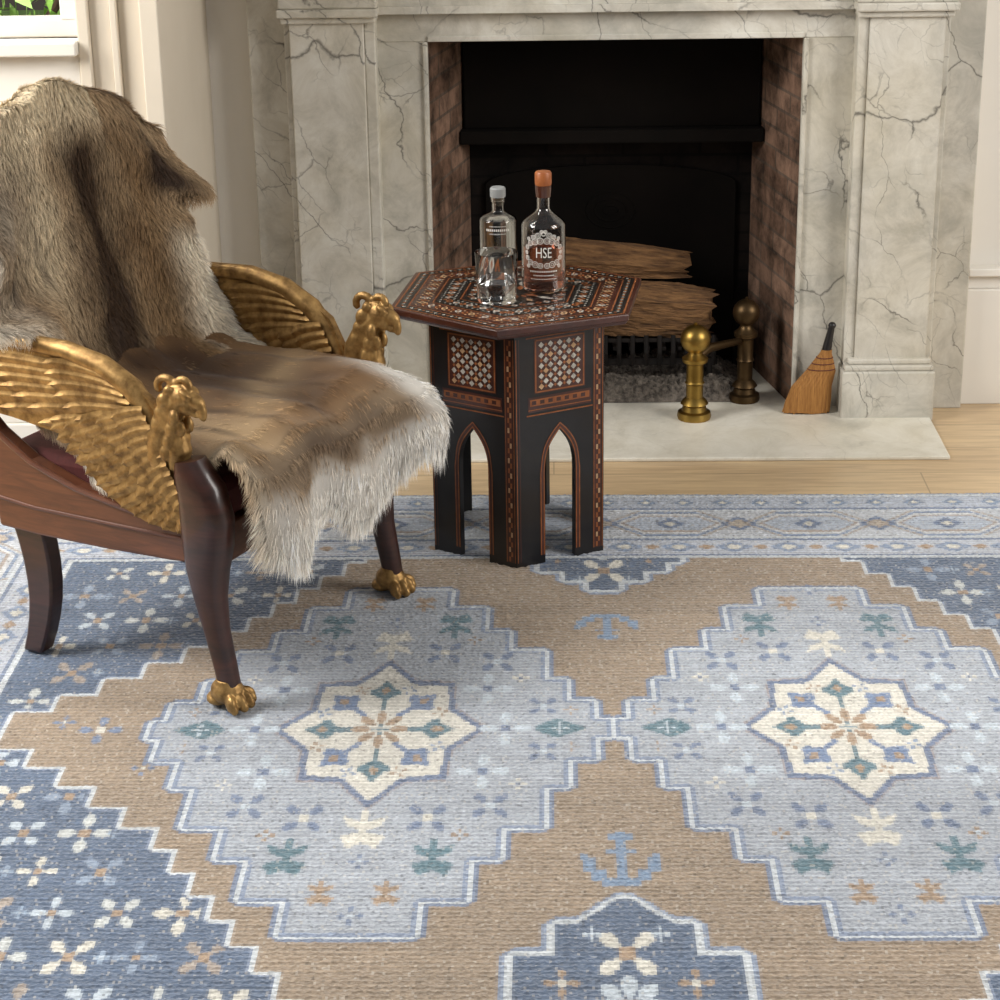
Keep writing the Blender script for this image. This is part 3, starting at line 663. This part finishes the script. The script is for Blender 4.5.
g=G(); g.lathe(inner_liquid(P,.128),n=40); g.build('liquid',M['water'],bt,smooth=True)
g=G(); g.lathe([(.001,.1665),(.016,.1665),(.0165,.170),(.0165,.184),(.014,.187),(.001,.187)],n=28); g.build('stopper',M['printg'],bt,smooth=True)
g=G(); rr=.0397
for zz,hw,hh in ((.110,.018,.0018),(.1005,.026,.0050),(.094,.018,.0018)):
    for i in range(12):
        x_=-hw+i*hw/6; a=x_/rr; a2=(x_+hw/9)/rr; g.add([(rr*math.sin(a),-rr*math.cos(a),zz),(rr*math.sin(a2),-rr*math.cos(a2),zz),(rr*math.sin(a2),-rr*math.cos(a2),zz+hh),(rr*math.sin(a),-rr*math.cos(a),zz+hh)],[(0,1,2,3)])
g.build('label_marks',M['print'],bt,recalc=False)
p=atz(497,300,Ht); tu=thing('tumbler','clear drinking tumbler standing in front of the bottles','glass',(p.x,p.y-.008,Hz))
g=G(); g.lathe([(.001,0),(.0375,0),(.0395,.003),(.0435,.101),(.0430,.1022),(.0424,.101),(.0382,.009),(.001,.008)],n=56); g.build('glass_body',M['glass'],tu,smooth=True,ang=50)
g=G(); g.lathe([(.001,.0082),(.0378,.0092),(.0390,.040),(.001,.040)],n=40); g.build('liquid',M['water'],tu,smooth=True)

# ================= armchair
CZ=RZ; CL=(-.4645,3.628,CZ); CR=R(-26.7)
ch=thing('armchair','carved mahogany armchair with gilded winged arms and lion paw feet','armchair',CL,CR)
def wing(s):
    y0=s*.285; g=G()
    re=-.65 if s<0 else -.56; rz=.0 if s<0 else -.012
    out=[(re+.01,.618+rz),(-.40,.630+rz*.5),(-.26,.626),(-.17,.604),(-.105,.560),(-.075,.50),(-.05,.43),(-.03,.33),(-.08,.325),(-.14,.335),(-.19,.355),(-.235,.385),(-.27,.43),(-.30,.470),(-.42,.488),(re+.03,.505)]
    g.prism(out,lambda p,h:(p[0],y0+h,p[1]),-.008,.008)
    rim=[(re,.622+rz),(re+.12,.630+rz),(-.40,.633+rz*.5),(-.29,.628),(-.21,.610),(-.150,.576),(-.112,.530),(-.088,.48),(-.072,.43),(-.055,.37)]
    g.tube([(a,y0,b_) for a,b_ in rim],[(.012,.010),(.014,.012),(.016,.014),(.018,.017),(.019,.019),(.020,.020),(.019,.018),(.017,.016),(.013,.013),(.009,.009)],16)
    def feather(r0,c0,t0,wd,lv,side):
        vs=[];fs=[];n=15;J=7
        for i in range(n):
            t=i/(n-1); P0=Vector(r0)*(1-t)**2+Vector(c0)*2*t*(1-t)+Vector(t0)*t*t
            tg=((Vector(c0)-Vector(r0))*(1-t)+(Vector(t0)-Vector(c0))*t).normalized(); nr=Vector((-tg.y,tg.x))
            ww=wd*.5*(.75+.25*math.sin(min(1,t*1.4)*math.pi/2))*math.sqrt(max(0,1-max(0,(t-.72)/.28)**2.2))+.0004
            for j in range(J):
                f=(j/(J-1))*2-1; q_=P0+nr*ww*f; hgt=.0026*(1-f*f)+(.0012 if j==J//2 else 0)-(.0006 if j in (1,J-2) else 0)
                vs.append((q_.x, y0+side*(.007+lv+.0022*t+hgt), q_.y))
        for i in range(n-1):
            for j in range(J-1): fs.append((i*J+j,i*J+j+1,(i+1)*J+j+1,(i+1)*J+j))
        g.add(vs,fs)
    for side in (-1,1):
        for lay,(xa,xb,nu_,wd) in enumerate(((re-.005,-.36,8,.021),(-.47,-.30,8,.021),(-.33,-.24,7,.021))):
            for i in range(nu_):
                k=(i+.4*(lay==1))/(nu_-1); k=min(k,1)
                t0=(xa+(xb-xa)*k**2.4,.605+rz*.6-.118*k); r0=(-.185+.075*k,.592-.078*k)
                c0=((t0[0]+r0[0])/2,(t0[1]+r0[1])/2+.012-.006*k); feather(r0,c0,t0,wd,.0+.0032*lay,side)
        lo=[(-.330,.480),(-.318,.462),(-.300,.442),(-.280,.424),(-.260,.406),(-.238,.388),(-.214,.370),(-.186,.355),(-.158,.343),(-.128,.334),(-.098,.328),(-.065,.327)]
        n_=len(lo)
        for lay,(fr0,fr1,wd) in enumerate(((.40,1.0,.026),(.30,.84,.027),(.20,.66,.027),(.08,.48,.025),(-.03,.30,.023))):
            for i,t0 in enumerate(lo):
                k=(i+.5*(lay%2))/(n_-1); r0=Vector((-.122+.084*k,.545-.170*k)); tt0=Vector(t0)
                a=r0.lerp(tt0,fr0); b_=r0.lerp(tt0,fr1); feather(a,a.lerp(b_,.5)+Vector((-.003,.005)),b_,wd*(1-.22*k),.0035+.0026*lay,side)
    return g.build('wing_arm',M['gold'],ch,smooth=True,ang=50,recalc=False)
def head(s):
    y0=s*.285; g=G()
    g.tube([(-.045,y0,.42),(-.058,y0,.47),(-.052,y0,.52),(-.022,y0,.575),(.004,y0,.600)],[.022,.031,.032,.028,.024],14)
    g.tube([(-.02,y0,.45),(-.01,y0,.49),(-.02,y0,.54)],[.022,.028,.024],12)
    g.ell((.008,y0,.605),(.034,.025,.026),(0,.1,0)); g.ell((.038,y0,.601),(.028,.016,.016),(0,.5,0)); g.ell((.056,y0,.580),(.010,.010,.020),(0,-.1,0))
    g.ell((.034,y0,.577),(.020,.012,.008),(0,.45,0)); g.ell((.02,y0,.585),(.02,.021,.017))
    for q in (-1,1):
        g.ell((.026,y0+q*.017,.618),(.014,.007,.006),(0,.5,0)); g.ell((.030,y0+q*.019,.608),(.005,.005,.005))
        g.ell((-.012,y0+q*.019,.620),(.012,.008,.011),(q*-.2,-.8,0))
        for k in range(5): g.ell((-.026-.009*k,y0+q*.020,.598-.026*k),(.015,.010,.019),(0,.4,0))
        for k in range(4): g.ell((.000-.009*k,y0+q*.023,.566-.026*k),(.012,.009,.018),(0,.25,0))
        for k in range(3): g.ell((.010-.010*k,y0+q*.014,.543-.026*k),(.010,.009,.017),(0,-.1,0))
    for k in range(6): g.ell((-.018-.013*k,y0,.614-.026*k),(.016,.011,.016),(0,-.5+.1*k,0))
    # curled crest
    g.tube([(-.03+.022*math.cos(t),y0,.622+.018*math.sin(t)) for t in np.linspace(-.3,3.9,10)],[.009]*9+[.006],10)
    g.tube([(.012+.016*math.cos(t),y0,.628+.014*math.sin(t)) for t in np.linspace(-.3,3.9,10)],[.008]*9+[.005],10)
    dx=-.052 if s<0 else -.004
    g.xf(lambda p:((p[0])*.84+dx,(p[1]-y0)*.86+y0,.430+(p[2]-.435)*(.86 if s<0 else .90)))
    return g.build('griffin_head',M['gold'],ch,remesh=.0023)
def frontleg(s):
    y0=s*.285; g=G()
    g.tube([(.014,y0,.045),(.006,y0,.09),(-.006,y0,.15),(-.014,y0,.21),(-.016,y0,.26),(-.012,y0,.31),(-.010,y0,.36),(-.018,y0,.41),(-.034,y0,.445),(-.038,y0,.465)],
           [(.018,.019),(.019,.020),(.021,.022),(.025,.029),(.029,.038),(.033,.046),(.034,.049),(.032,.044),(.028,.034),(.024,.026)],20,sq=.72)
    l=g.build('front_leg',M['mahog'],ch,smooth=True,ang=60)
    g=G(); g.ell((.008,y0,.033),(.032,.028,.026)); g.tube([(.010,y0,.03),(.010,y0,.058)],[.026,.021],16)
    for k,a in enumerate((-.7,-.23,.23,.7)):
        dx,dy=math.cos(a),math.sin(a)
        g.ell((.008+.028*dx,y0+.034*dy,.020),(.020,.0095,.017),(0,.15,a)); g.ell((.008+.042*dx,y0+.042*dy,.012),(.010,.0075,.010),(0,.3,a))
    g.ell((-.012,y0,.016),(.022,.024,.014))
    g.build('paw',M['gold'],l,remesh=.0022)
def rearleg(s):
    g=G(); pts=[];rad=[]
    for t in np.linspace(0,1,9):
        z=.30*(1-t)+.003; x=-.450+.035*math.sin(t*math.pi*.8)-.028*t**2; pts.append((x,s*.246,z)); rad.append((.019,.037-.015*t))
    vs=[];fs=[]
    for (x,y,z),(ry,rx) in zip(pts,rad): vs+=[(x-rx,y-ry,z),(x+rx,y-ry,z),(x+rx,y+ry,z),(x-rx,y+ry,z)]
    for j in range(len(pts)-1):
        for i in range(4): fs.append((j*4+i,j*4+(i+1)%4,(j+1)*4+(i+1)%4,(j+1)*4+i))
    fs+=[(3,2,1,0),tuple(len(vs)-4+i for i in range(4))]; g.add(vs,fs); g.build('rear_leg',M['mahog'],ch,smooth=True,bevel=.005,ang=40)
def rail(s):
    g=G(); y0=s*.265
    top=[(-.02,.335),(-.10,.338),(-.20,.352),(-.30,.370),(-.40,.405),(-.47,.45),(-.53,.51),(-.565,.58)]
    bot=[(-.625,.60),(-.595,.52),(-.555,.45),(-.52,.385),(-.495,.32),(-.488,.262),(-.40,.258),(-.25,.258),(-.10,.262),(-.02,.268)]
    g.prism(top+bot,lambda p,h:(p[0],y0+h,p[1]),-.016,.016); 
    r=g.build('side_rail',M['mahog2'],ch,bevel=.005)
    g=G(); g.tube([(a,y0+s*.016,b_-.004) for a,b_ in top],[.006]*8,8); g.tube([(-.02,y0+s*.016,.310),(-.2,y0+s*.016,.310),(-.40,y0+s*.016,.312),(-.495,y0+s*.016,.322)],.0035,8); g.build('moulding',M['mahog2'],r,smooth=True)
    g=G(); g.prism([(-.585,.50),(-.56,.56),(-.575,.70),(-.60,.84),(-.645,.84),(-.625,.70),(-.645,.57),(-.625,.50)],lambda p,h:(p[0]+.04,s*.255+h,p[1]),-.014,.014); g.build('back_stile',M['mahog'],ch,bevel=.004)
for s in (-1,1): wing(s); head(s); frontleg(s); rearleg(s); rail(s)
g=G(); g.box(-.03,.0,-.25,.25,.262,.335); g.build('front_rail',M['mahog2'],ch,bevel=.004)
g=G(); g.box(-.50,-.46,-.25,.25,.262,.32); g.build('rear_rail',M['mahog2'],ch,bevel=.004)
g=G(); g.box(-.50,-.005,-.245,.25,.335,.410); g.build('seat_cushion',M['red'],ch,bevel=.02,smooth=True)
def interp(x,xs,ys): return np.interp(x,xs,ys)
sp=[0,.12,.25,.5,.68,.76,.82,.9,1.0]; sxp=[-.30,-.39,-.43,-.475,-.51,-.535,-.575,-.61,-.625]; szp=[.475,.515,.60,.80,.965,1.03,1.015,.90,.72]
def ssm(x,a,b): t=np.clip((x-a)/(b-a),0,1); return t*t*(3-2*t)
g=G(); n=16; vs=[];fs=[]
for j in range(n):
    for i in range(n):
        yy=-.25+.5*i/(n-1); s_=.12+.60*j/(n-1)
        vs.append((interp(s_,sp,sxp)-.036+.9*yy*yy*(1-s_*.8),yy,interp(s_,sp,szp)-.036-1.7*yy*yy*ssm(s_,.3,.75)))
for j in range(n-1):
    for i in range(n-1): fs.append((j*n+i,j*n+i+1,(j+1)*n+i+1,(j+1)*n+i))
g.add(vs,fs); o=g.build('backrest',M['red'],ch,smooth=True,recalc=False); q=o.modifiers.new('Solid','SOLIDIFY'); q.thickness=.03; q.offset=1 
# ================= fur hides
def vnoise(x,y,sd=0):
    return (np.sin(x*1.7+sd+1.3*np.sin(y*1.1+sd))+np.sin(y*2.3-sd*1.7+1.1*np.sin(x*1.9))+.6*np.sin(x*4.1+y*3.3+sd)+.5*np.sin(y*6.7-x*3.1+sd*2))/3.1
def make_fur(name,Pf,Cf,n,length,combsign,seed,up=.35,lenf=None):
    r=np.random.default_rng(seed); NA,NS=140,140
    a=np.linspace(-1,1,NA); s=np.linspace(0,1,NS); AA,SS=np.meshgrid(a,s); P=Pf(AA,SS)
    dA=np.gradient(P,axis=1); dS=np.gradient(P,axis=0); Nn=np.cross(dA,dS); Nn/=np.linalg.norm(Nn,axis=2,keepdims=True)+1e-9
    area=np.linalg.norm(np.cross(dA,dS),axis=2)
    pr=(area/area.sum()).ravel(); ch_=r.choice(len(pr),n,p=pr); jj,ii=np.divmod(ch_,NA)
    fi=np.clip(ii+r.uniform(-.5,.5,n),0,NA-1.001); fj=np.clip(jj+r.uniform(-.5,.5,n),0,NS-1.001)
    def samp(G_,fi,fj):
        i0=fi.astype(int); j0=fj.astype(int); u=(fi-i0)[:,None]; v=(fj-j0)[:,None]
        return G_[j0,i0]*(1-u)*(1-v)+G_[j0,i0+1]*u*(1-v)+G_[j0+1,i0]*(1-u)*v+G_[j0+1,i0+1]*u*v
    dSn=dS/(np.linalg.norm(dS,axis=2,keepdims=True)+1e-9); dAn=dA/(np.linalg.norm(dA,axis=2,keepdims=True)+1e-9)
    p=samp(P,fi,fj); nn=samp(Nn,fi,fj); sd=samp(dSn,fi,fj); ad=samp(dAn,fi,fj)
    # hairs must leave the side of the hide that faces away from the chair
    av=-1+2*fi/(NA-1); sv=fj/(NS-1)
    sw=(vnoise(av*2.2,sv*3,seed)[:,None]*.5); edge=(np.clip((np.abs(av)-.86)/.14,0,1)*np.sign(av))[:,None]
    d=nn*up+sd*combsign+ad*(sw+edge*.9)
    cell=(np.floor(fi*.8+.3*np.sin(fj)).astype(int)*1000+np.floor(fj*.5).astype(int)); uq,inv=np.unique(cell,return_inverse=True)
    cj=r.normal(0,.09,(len(uq),3)); d=d+cj[inv]+r.normal(0,.13,(n,3)); d/=np.linalg.norm(d,axis=1,keepdims=True)
    Lh=length*r.uniform(.55,1.2,n)*(1+.5*np.maximum(np.clip((np.abs(av)-.90)/.1,0,1),np.clip((sv-.9)/.08,0,1)))
    if lenf is not None: Lh=Lh*lenf(av,sv)
    Lh=Lh[:,None]; grav=np.array([0,0,-1.0])
    p0=p-nn*.001; p1=p+d*Lh*.35; p2=p+d*Lh*.7+grav*Lh*.04-nn*Lh*.03; p3=p+d*Lh+grav*Lh*.12-nn*Lh*.08
    ct=np.zeros((len(uq),3)); cn=np.bincount(inv); 
    for k in range(3): ct[:,k]=np.bincount(inv,p3[:,k])/cn
    p3=p3*.88+ct[inv]*.12
    rv=r.normal(0,1,(n,3)); wv=np.cross(d,nn+.2*rv); wv/=np.linalg.norm(wv,axis=1,keepdims=True)+1e-9
    wd=r.uniform(.0004,.0008,n)[:,None]
    V_=np.stack([p0-wv*wd,p0+wv*wd,p1-wv*wd*.9,p1+wv*wd*.9,p2-wv*wd*.6,p2+wv*wd*.6,p3],1).reshape(-1,3)
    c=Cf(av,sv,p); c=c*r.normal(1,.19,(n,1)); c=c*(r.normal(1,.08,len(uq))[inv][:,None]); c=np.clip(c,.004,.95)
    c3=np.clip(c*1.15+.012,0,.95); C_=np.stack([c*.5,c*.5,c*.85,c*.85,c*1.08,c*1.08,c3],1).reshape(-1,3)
    base=P.reshape(-1,3)-Nn.reshape(-1,3)*.001; nb=len(base)
    ix=np.arange(NA*NS).reshape(NS,NA); bq=np.stack([ix[:-1,:-1],ix[:-1,1:],ix[1:,1:],ix[1:,:-1]],-1).reshape(-1,4)
    o7=(np.arange(n)*7+nb)[:,None]; q_=np.concatenate([bq,o7+np.array([0,1,3,2]),o7+np.array([2,3,5,4])]); tr_=o7+np.array([4,5,6])
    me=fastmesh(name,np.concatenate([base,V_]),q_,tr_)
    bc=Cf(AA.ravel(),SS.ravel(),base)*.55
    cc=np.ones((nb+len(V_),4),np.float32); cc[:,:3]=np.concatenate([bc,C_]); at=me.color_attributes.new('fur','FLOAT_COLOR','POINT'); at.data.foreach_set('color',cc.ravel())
    me.polygons.foreach_set('use_smooth',[True]*len(me.polygons)); me.materials.append(M['fur'])
    o=bpy.data.objects.new(name,me); col.objects.link(o); o.location=CL; o.rotation_euler=(0,0,CR); return o
m,nt,b=newmat('reindeer_fur'); at=N(nt,'ShaderNodeAttribute',attribute_name='fur'); nt.links.new(at.outputs['Color'],b.inputs['Base Color'])
b.inputs['Roughness'].default_value=.6; b.inputs['Specular IOR Level'].default_value=.2; b.inputs['Sheen Weight'].default_value=.08; M['fur']=m
K=lambda h: np.array(lin(h))
def blend(a,b,t): t=np.clip(t,0,1)[:,None]; return a*(1-t)+b*t
def P_back(a,s):
    hw=interp(s,[0,.15,.35,.52,.6,.68,.74,.8,1],[.266,.262,.258,.28,.30,.30,.29,.28,.25])
    hw=hw*(1+.03*np.sin(s*17+1)+.02*np.sin(s*31))
    ng=np.exp(-((s-.41)/.085)**2)*np.clip(-a,0,1)**2
    ext=np.where(a>0, .095*np.exp(-((s-.62)/.050)**2)*np.clip(a,0,1)**4, -.13*ng)
    y=a*hw+ext; yc=np.clip(y,-.27,.27)
    fold=.012*np.sin(a*7.5+s*5+.6)*ssm(s,.08,.2)*(1-ssm(s,.70,.80))+.006*np.sin(a*14-s*9)
    x=interp(s,sp,sxp)+1.0*yc*yc*(1-s*.9)+.010*vnoise(a*4,s*7,2)+.016+fold
    z=interp(s,sp,szp)-1.75*yc*yc*ssm(s,.3,.75)+.012*vnoise(a*3,s*6,5)*ssm(s,0,.2)-.35*np.maximum(y-.27,0)+.005*np.sin(a*6+1)*ssm(s,.68,.76)
    z=z+np.where(a<0,-.035*ng-.10*(1-ssm(s,.05,.20))*np.clip(-a,0,1)**5,0)
    return np.stack([x,y,z],-1)
def C_back(a,s,p):
    nz=vnoise(a*4,s*7,1.0); n2=vnoise(a*13,s*7,4.0); n3=vnoise(a*7+3,s*12,9.0)
    c=np.repeat(K('#ad9270')[None],len(a),0)
    c=blend(c,K('#7a6044'),.40+.6*n3)
    c=blend(c,K('#d8c6a6'),ssm(s,.60,.74)*(a<.35)*.95+.2*nz)
    c=blend(c,K('#d8c6a6'),np.exp(-((a+.42)/.17)**2)*np.exp(-((s-.5)/.2)**2)*.9)
    c=blend(c,K('#9a9082'),np.exp(-((a+.75)/.22)**2)*np.exp(-((s-.6)/.12)**2)*.7)
    c=blend(c,K('#38240f'),np.exp(-((a-.05-.30*(s-.3)+.10*nz)/.24)**2)*ssm(s,.02,.12)*(1-ssm(s,.58,.70))*1.35)
    c=blend(c,K('#7d5f3b'),np.exp(-((a-.55)/.22)**2)*(1-ssm(s,.62,.72))*.6)
    c=blend(c,K('#3d2a1c'),np.exp(-((a-.76)/.15)**2)*np.exp(-((s-.63+.03*nz)/.07)**2)*1.35)
    c=blend(c,K('#e0d4be'),ssm(a,.60,.85)*(1-ssm(s,.38,.48))*.9)
    c=blend(c,K('#d8cdbb'),ssm(-a,.62,.9)*(1-ssm(s,.42,.54))*(.65+.4*n2))
    c=blend(c,K('#38271c'),np.clip(n2*1.2-.30,0,1)*.8*(1-ssm(s,.45,.58))*(a<.3))
    c=blend(c,K('#e6dccb'),ssm(np.abs(a),.93,1.0)*.7*((a<0)|(s<.5)))
    return c
o=make_fur('fur_hide',P_back,C_back,210000,.018,-1.0,11,up=.22)
tag(o,'brown and cream reindeer hide draped over the chair back','fur throw',group='reindeer hides on the armchair')
qs=[0,.18,.38,.52,.60,.68,.76,.85,.93,1.0]; qx=[-.425,-.30,-.13,.0,.048,.078,.094,.101,.101,.098]; qz=[.550,.495,.482,.482,.465,.435,.39,.345,.305,.268]
def P_seat(a,s):
    edge=.95+.11*np.cos((a+.62)*7.5)+.05*np.sin(a*13+1)
    s2=np.where(s>.55,.55+(s-.55)*np.clip(edge,.6,1.12),s)
    hw=interp(s,[0,.3,.5,.6,1],[.235,.255,.255,.262,.250]); y=a*hw+.012*ssm(s,.5,.8)*(a>0)
    fold=.005*np.sin(a*8+s*6)+.003*np.sin(a*15-s*10+1)
    x=interp(s2,qs,qx)+.018*np.sin(a*8+1.0)*ssm(s,.55,.85)+.05*ssm(a,.1,.9)*ssm(s,.45,.8)
    z=interp(s2,qs,qz)+.008*vnoise(a*4,s*6,3)+fold*(1-ssm(s,.55,.7))+.055*ssm(a,.2,1.0)*ssm(s,.6,1.0)+.02*ssm(a,.3,1)*ssm(s,.2,.5)-.07*np.clip(-a,0,1)**7*(1-ssm(s,.45,.55))
    return np.stack([x,y,z],-1)
def C_seat(a,s,p):
    nz=vnoise(a*3.2,s*7,7.0); n2=vnoise(a*10,s*5,2.0); n3=vnoise(a*6+2,s*9,4.0)
    c=np.repeat(K('#9a764f')[None],len(a),0)
    c=blend(c,K('#6f5033'),.45+.6*n3)
    c=blend(c,K('#452c18'),np.exp(-((a-.25+.2*nz)/.40)**2)*ssm(s,.03,.12)*(1-ssm(s,.46,.64))*.95)
    c=blend(c,K('#bd9f78'),np.exp(-((a+.60+.1*nz)/.20)**2)*.8*(1-ssm(s,.6,.7)))
    c=blend(c,K('#b99b72'),np.exp(-((s-.44+.12*a+.04*nz)/.06)**2)*.55)
    c=blend(c,K('#35231a'),np.clip(n2*1.3-.35,0,1)*.7*(1-ssm(s,.50,.64)))
    c=blend(c,K('#a18c72'),ssm(s,.55,.68)*.8)
    c=blend(c,K('#5f4834'),np.exp(-((s-.69+.03*nz)/.055)**2)*np.exp(-((a+.1)/.6)**2)*.75)
    c=blend(c,K('#f2ebe0'),ssm(s+.06*nz,.74,.86)*.97)
    c=blend(c,K('#f4eee4'),ssm(a,.66,.92)*ssm(s,.42,.58)*.97)
    c=blend(c,K('#8d7660'),np.clip(vnoise(a*9,s*3,5)-.25,0,1)*.9*ssm(s,.7,.8))
    c=blend(c,K('#d8c6aa'),ssm(-a,.85,1)*.5)
    return c
o=make_fur('fur_hide',P_seat,C_seat,240000,.021,1.0,23,up=.26,lenf=lambda a,s:1+.5*ssm(s,.72,.95))
tag(o,'brown reindeer hide with white fringe hanging over the seat front','fur throw',group='reindeer hides on the armchair')

# ================= light
wd=bpy.data.worlds.new('world'); scene.world=wd; wd.use_nodes=True; nt=wd.node_tree; bg=nt.nodes['Background']
tc=N(nt,'ShaderNodeTexCoord'); sep=N(nt,'ShaderNodeSeparateXYZ'); nt.links.new(tc.outputs['Generated'],sep.inputs[0])
r=ramp(nt,sep.outputs[2],[(0,'#6a635b'),(.35,'#ebecee'),(1,'#cfcfcf')]); nt.links.new(r,bg.inputs[0]); bg.inputs[1].default_value=.44
def area(name,loc,tgt,sx_,sy_,e,c):
    l=bpy.data.lights.new(name,'AREA'); l.shape='RECTANGLE'; l.size=sx_; l.size_y=sy_; l.energy=e; l.color=c
    o=bpy.data.objects.new(name,l); col.objects.link(o); o.location=loc; o.rotation_euler=(Vector(tgt)-Vector(loc)).to_track_quat('-Z','Y').to_euler()
area('soft_light_right',(3.0,2.8,2.1),(0,3.8,.3),1.6,1.6,95,(1,.965,.92))  # added softbox giving direction from the right; no window stands there
area('window_light_left',(-2.6,3.2,2.3),(0.4,4.2,.3),1.1,1.5,120,(1,.98,.95))
area('garden_light',(-2.3,5.2,3.6),(-2.3,7,.8),2,2,300,(1,1,.95))
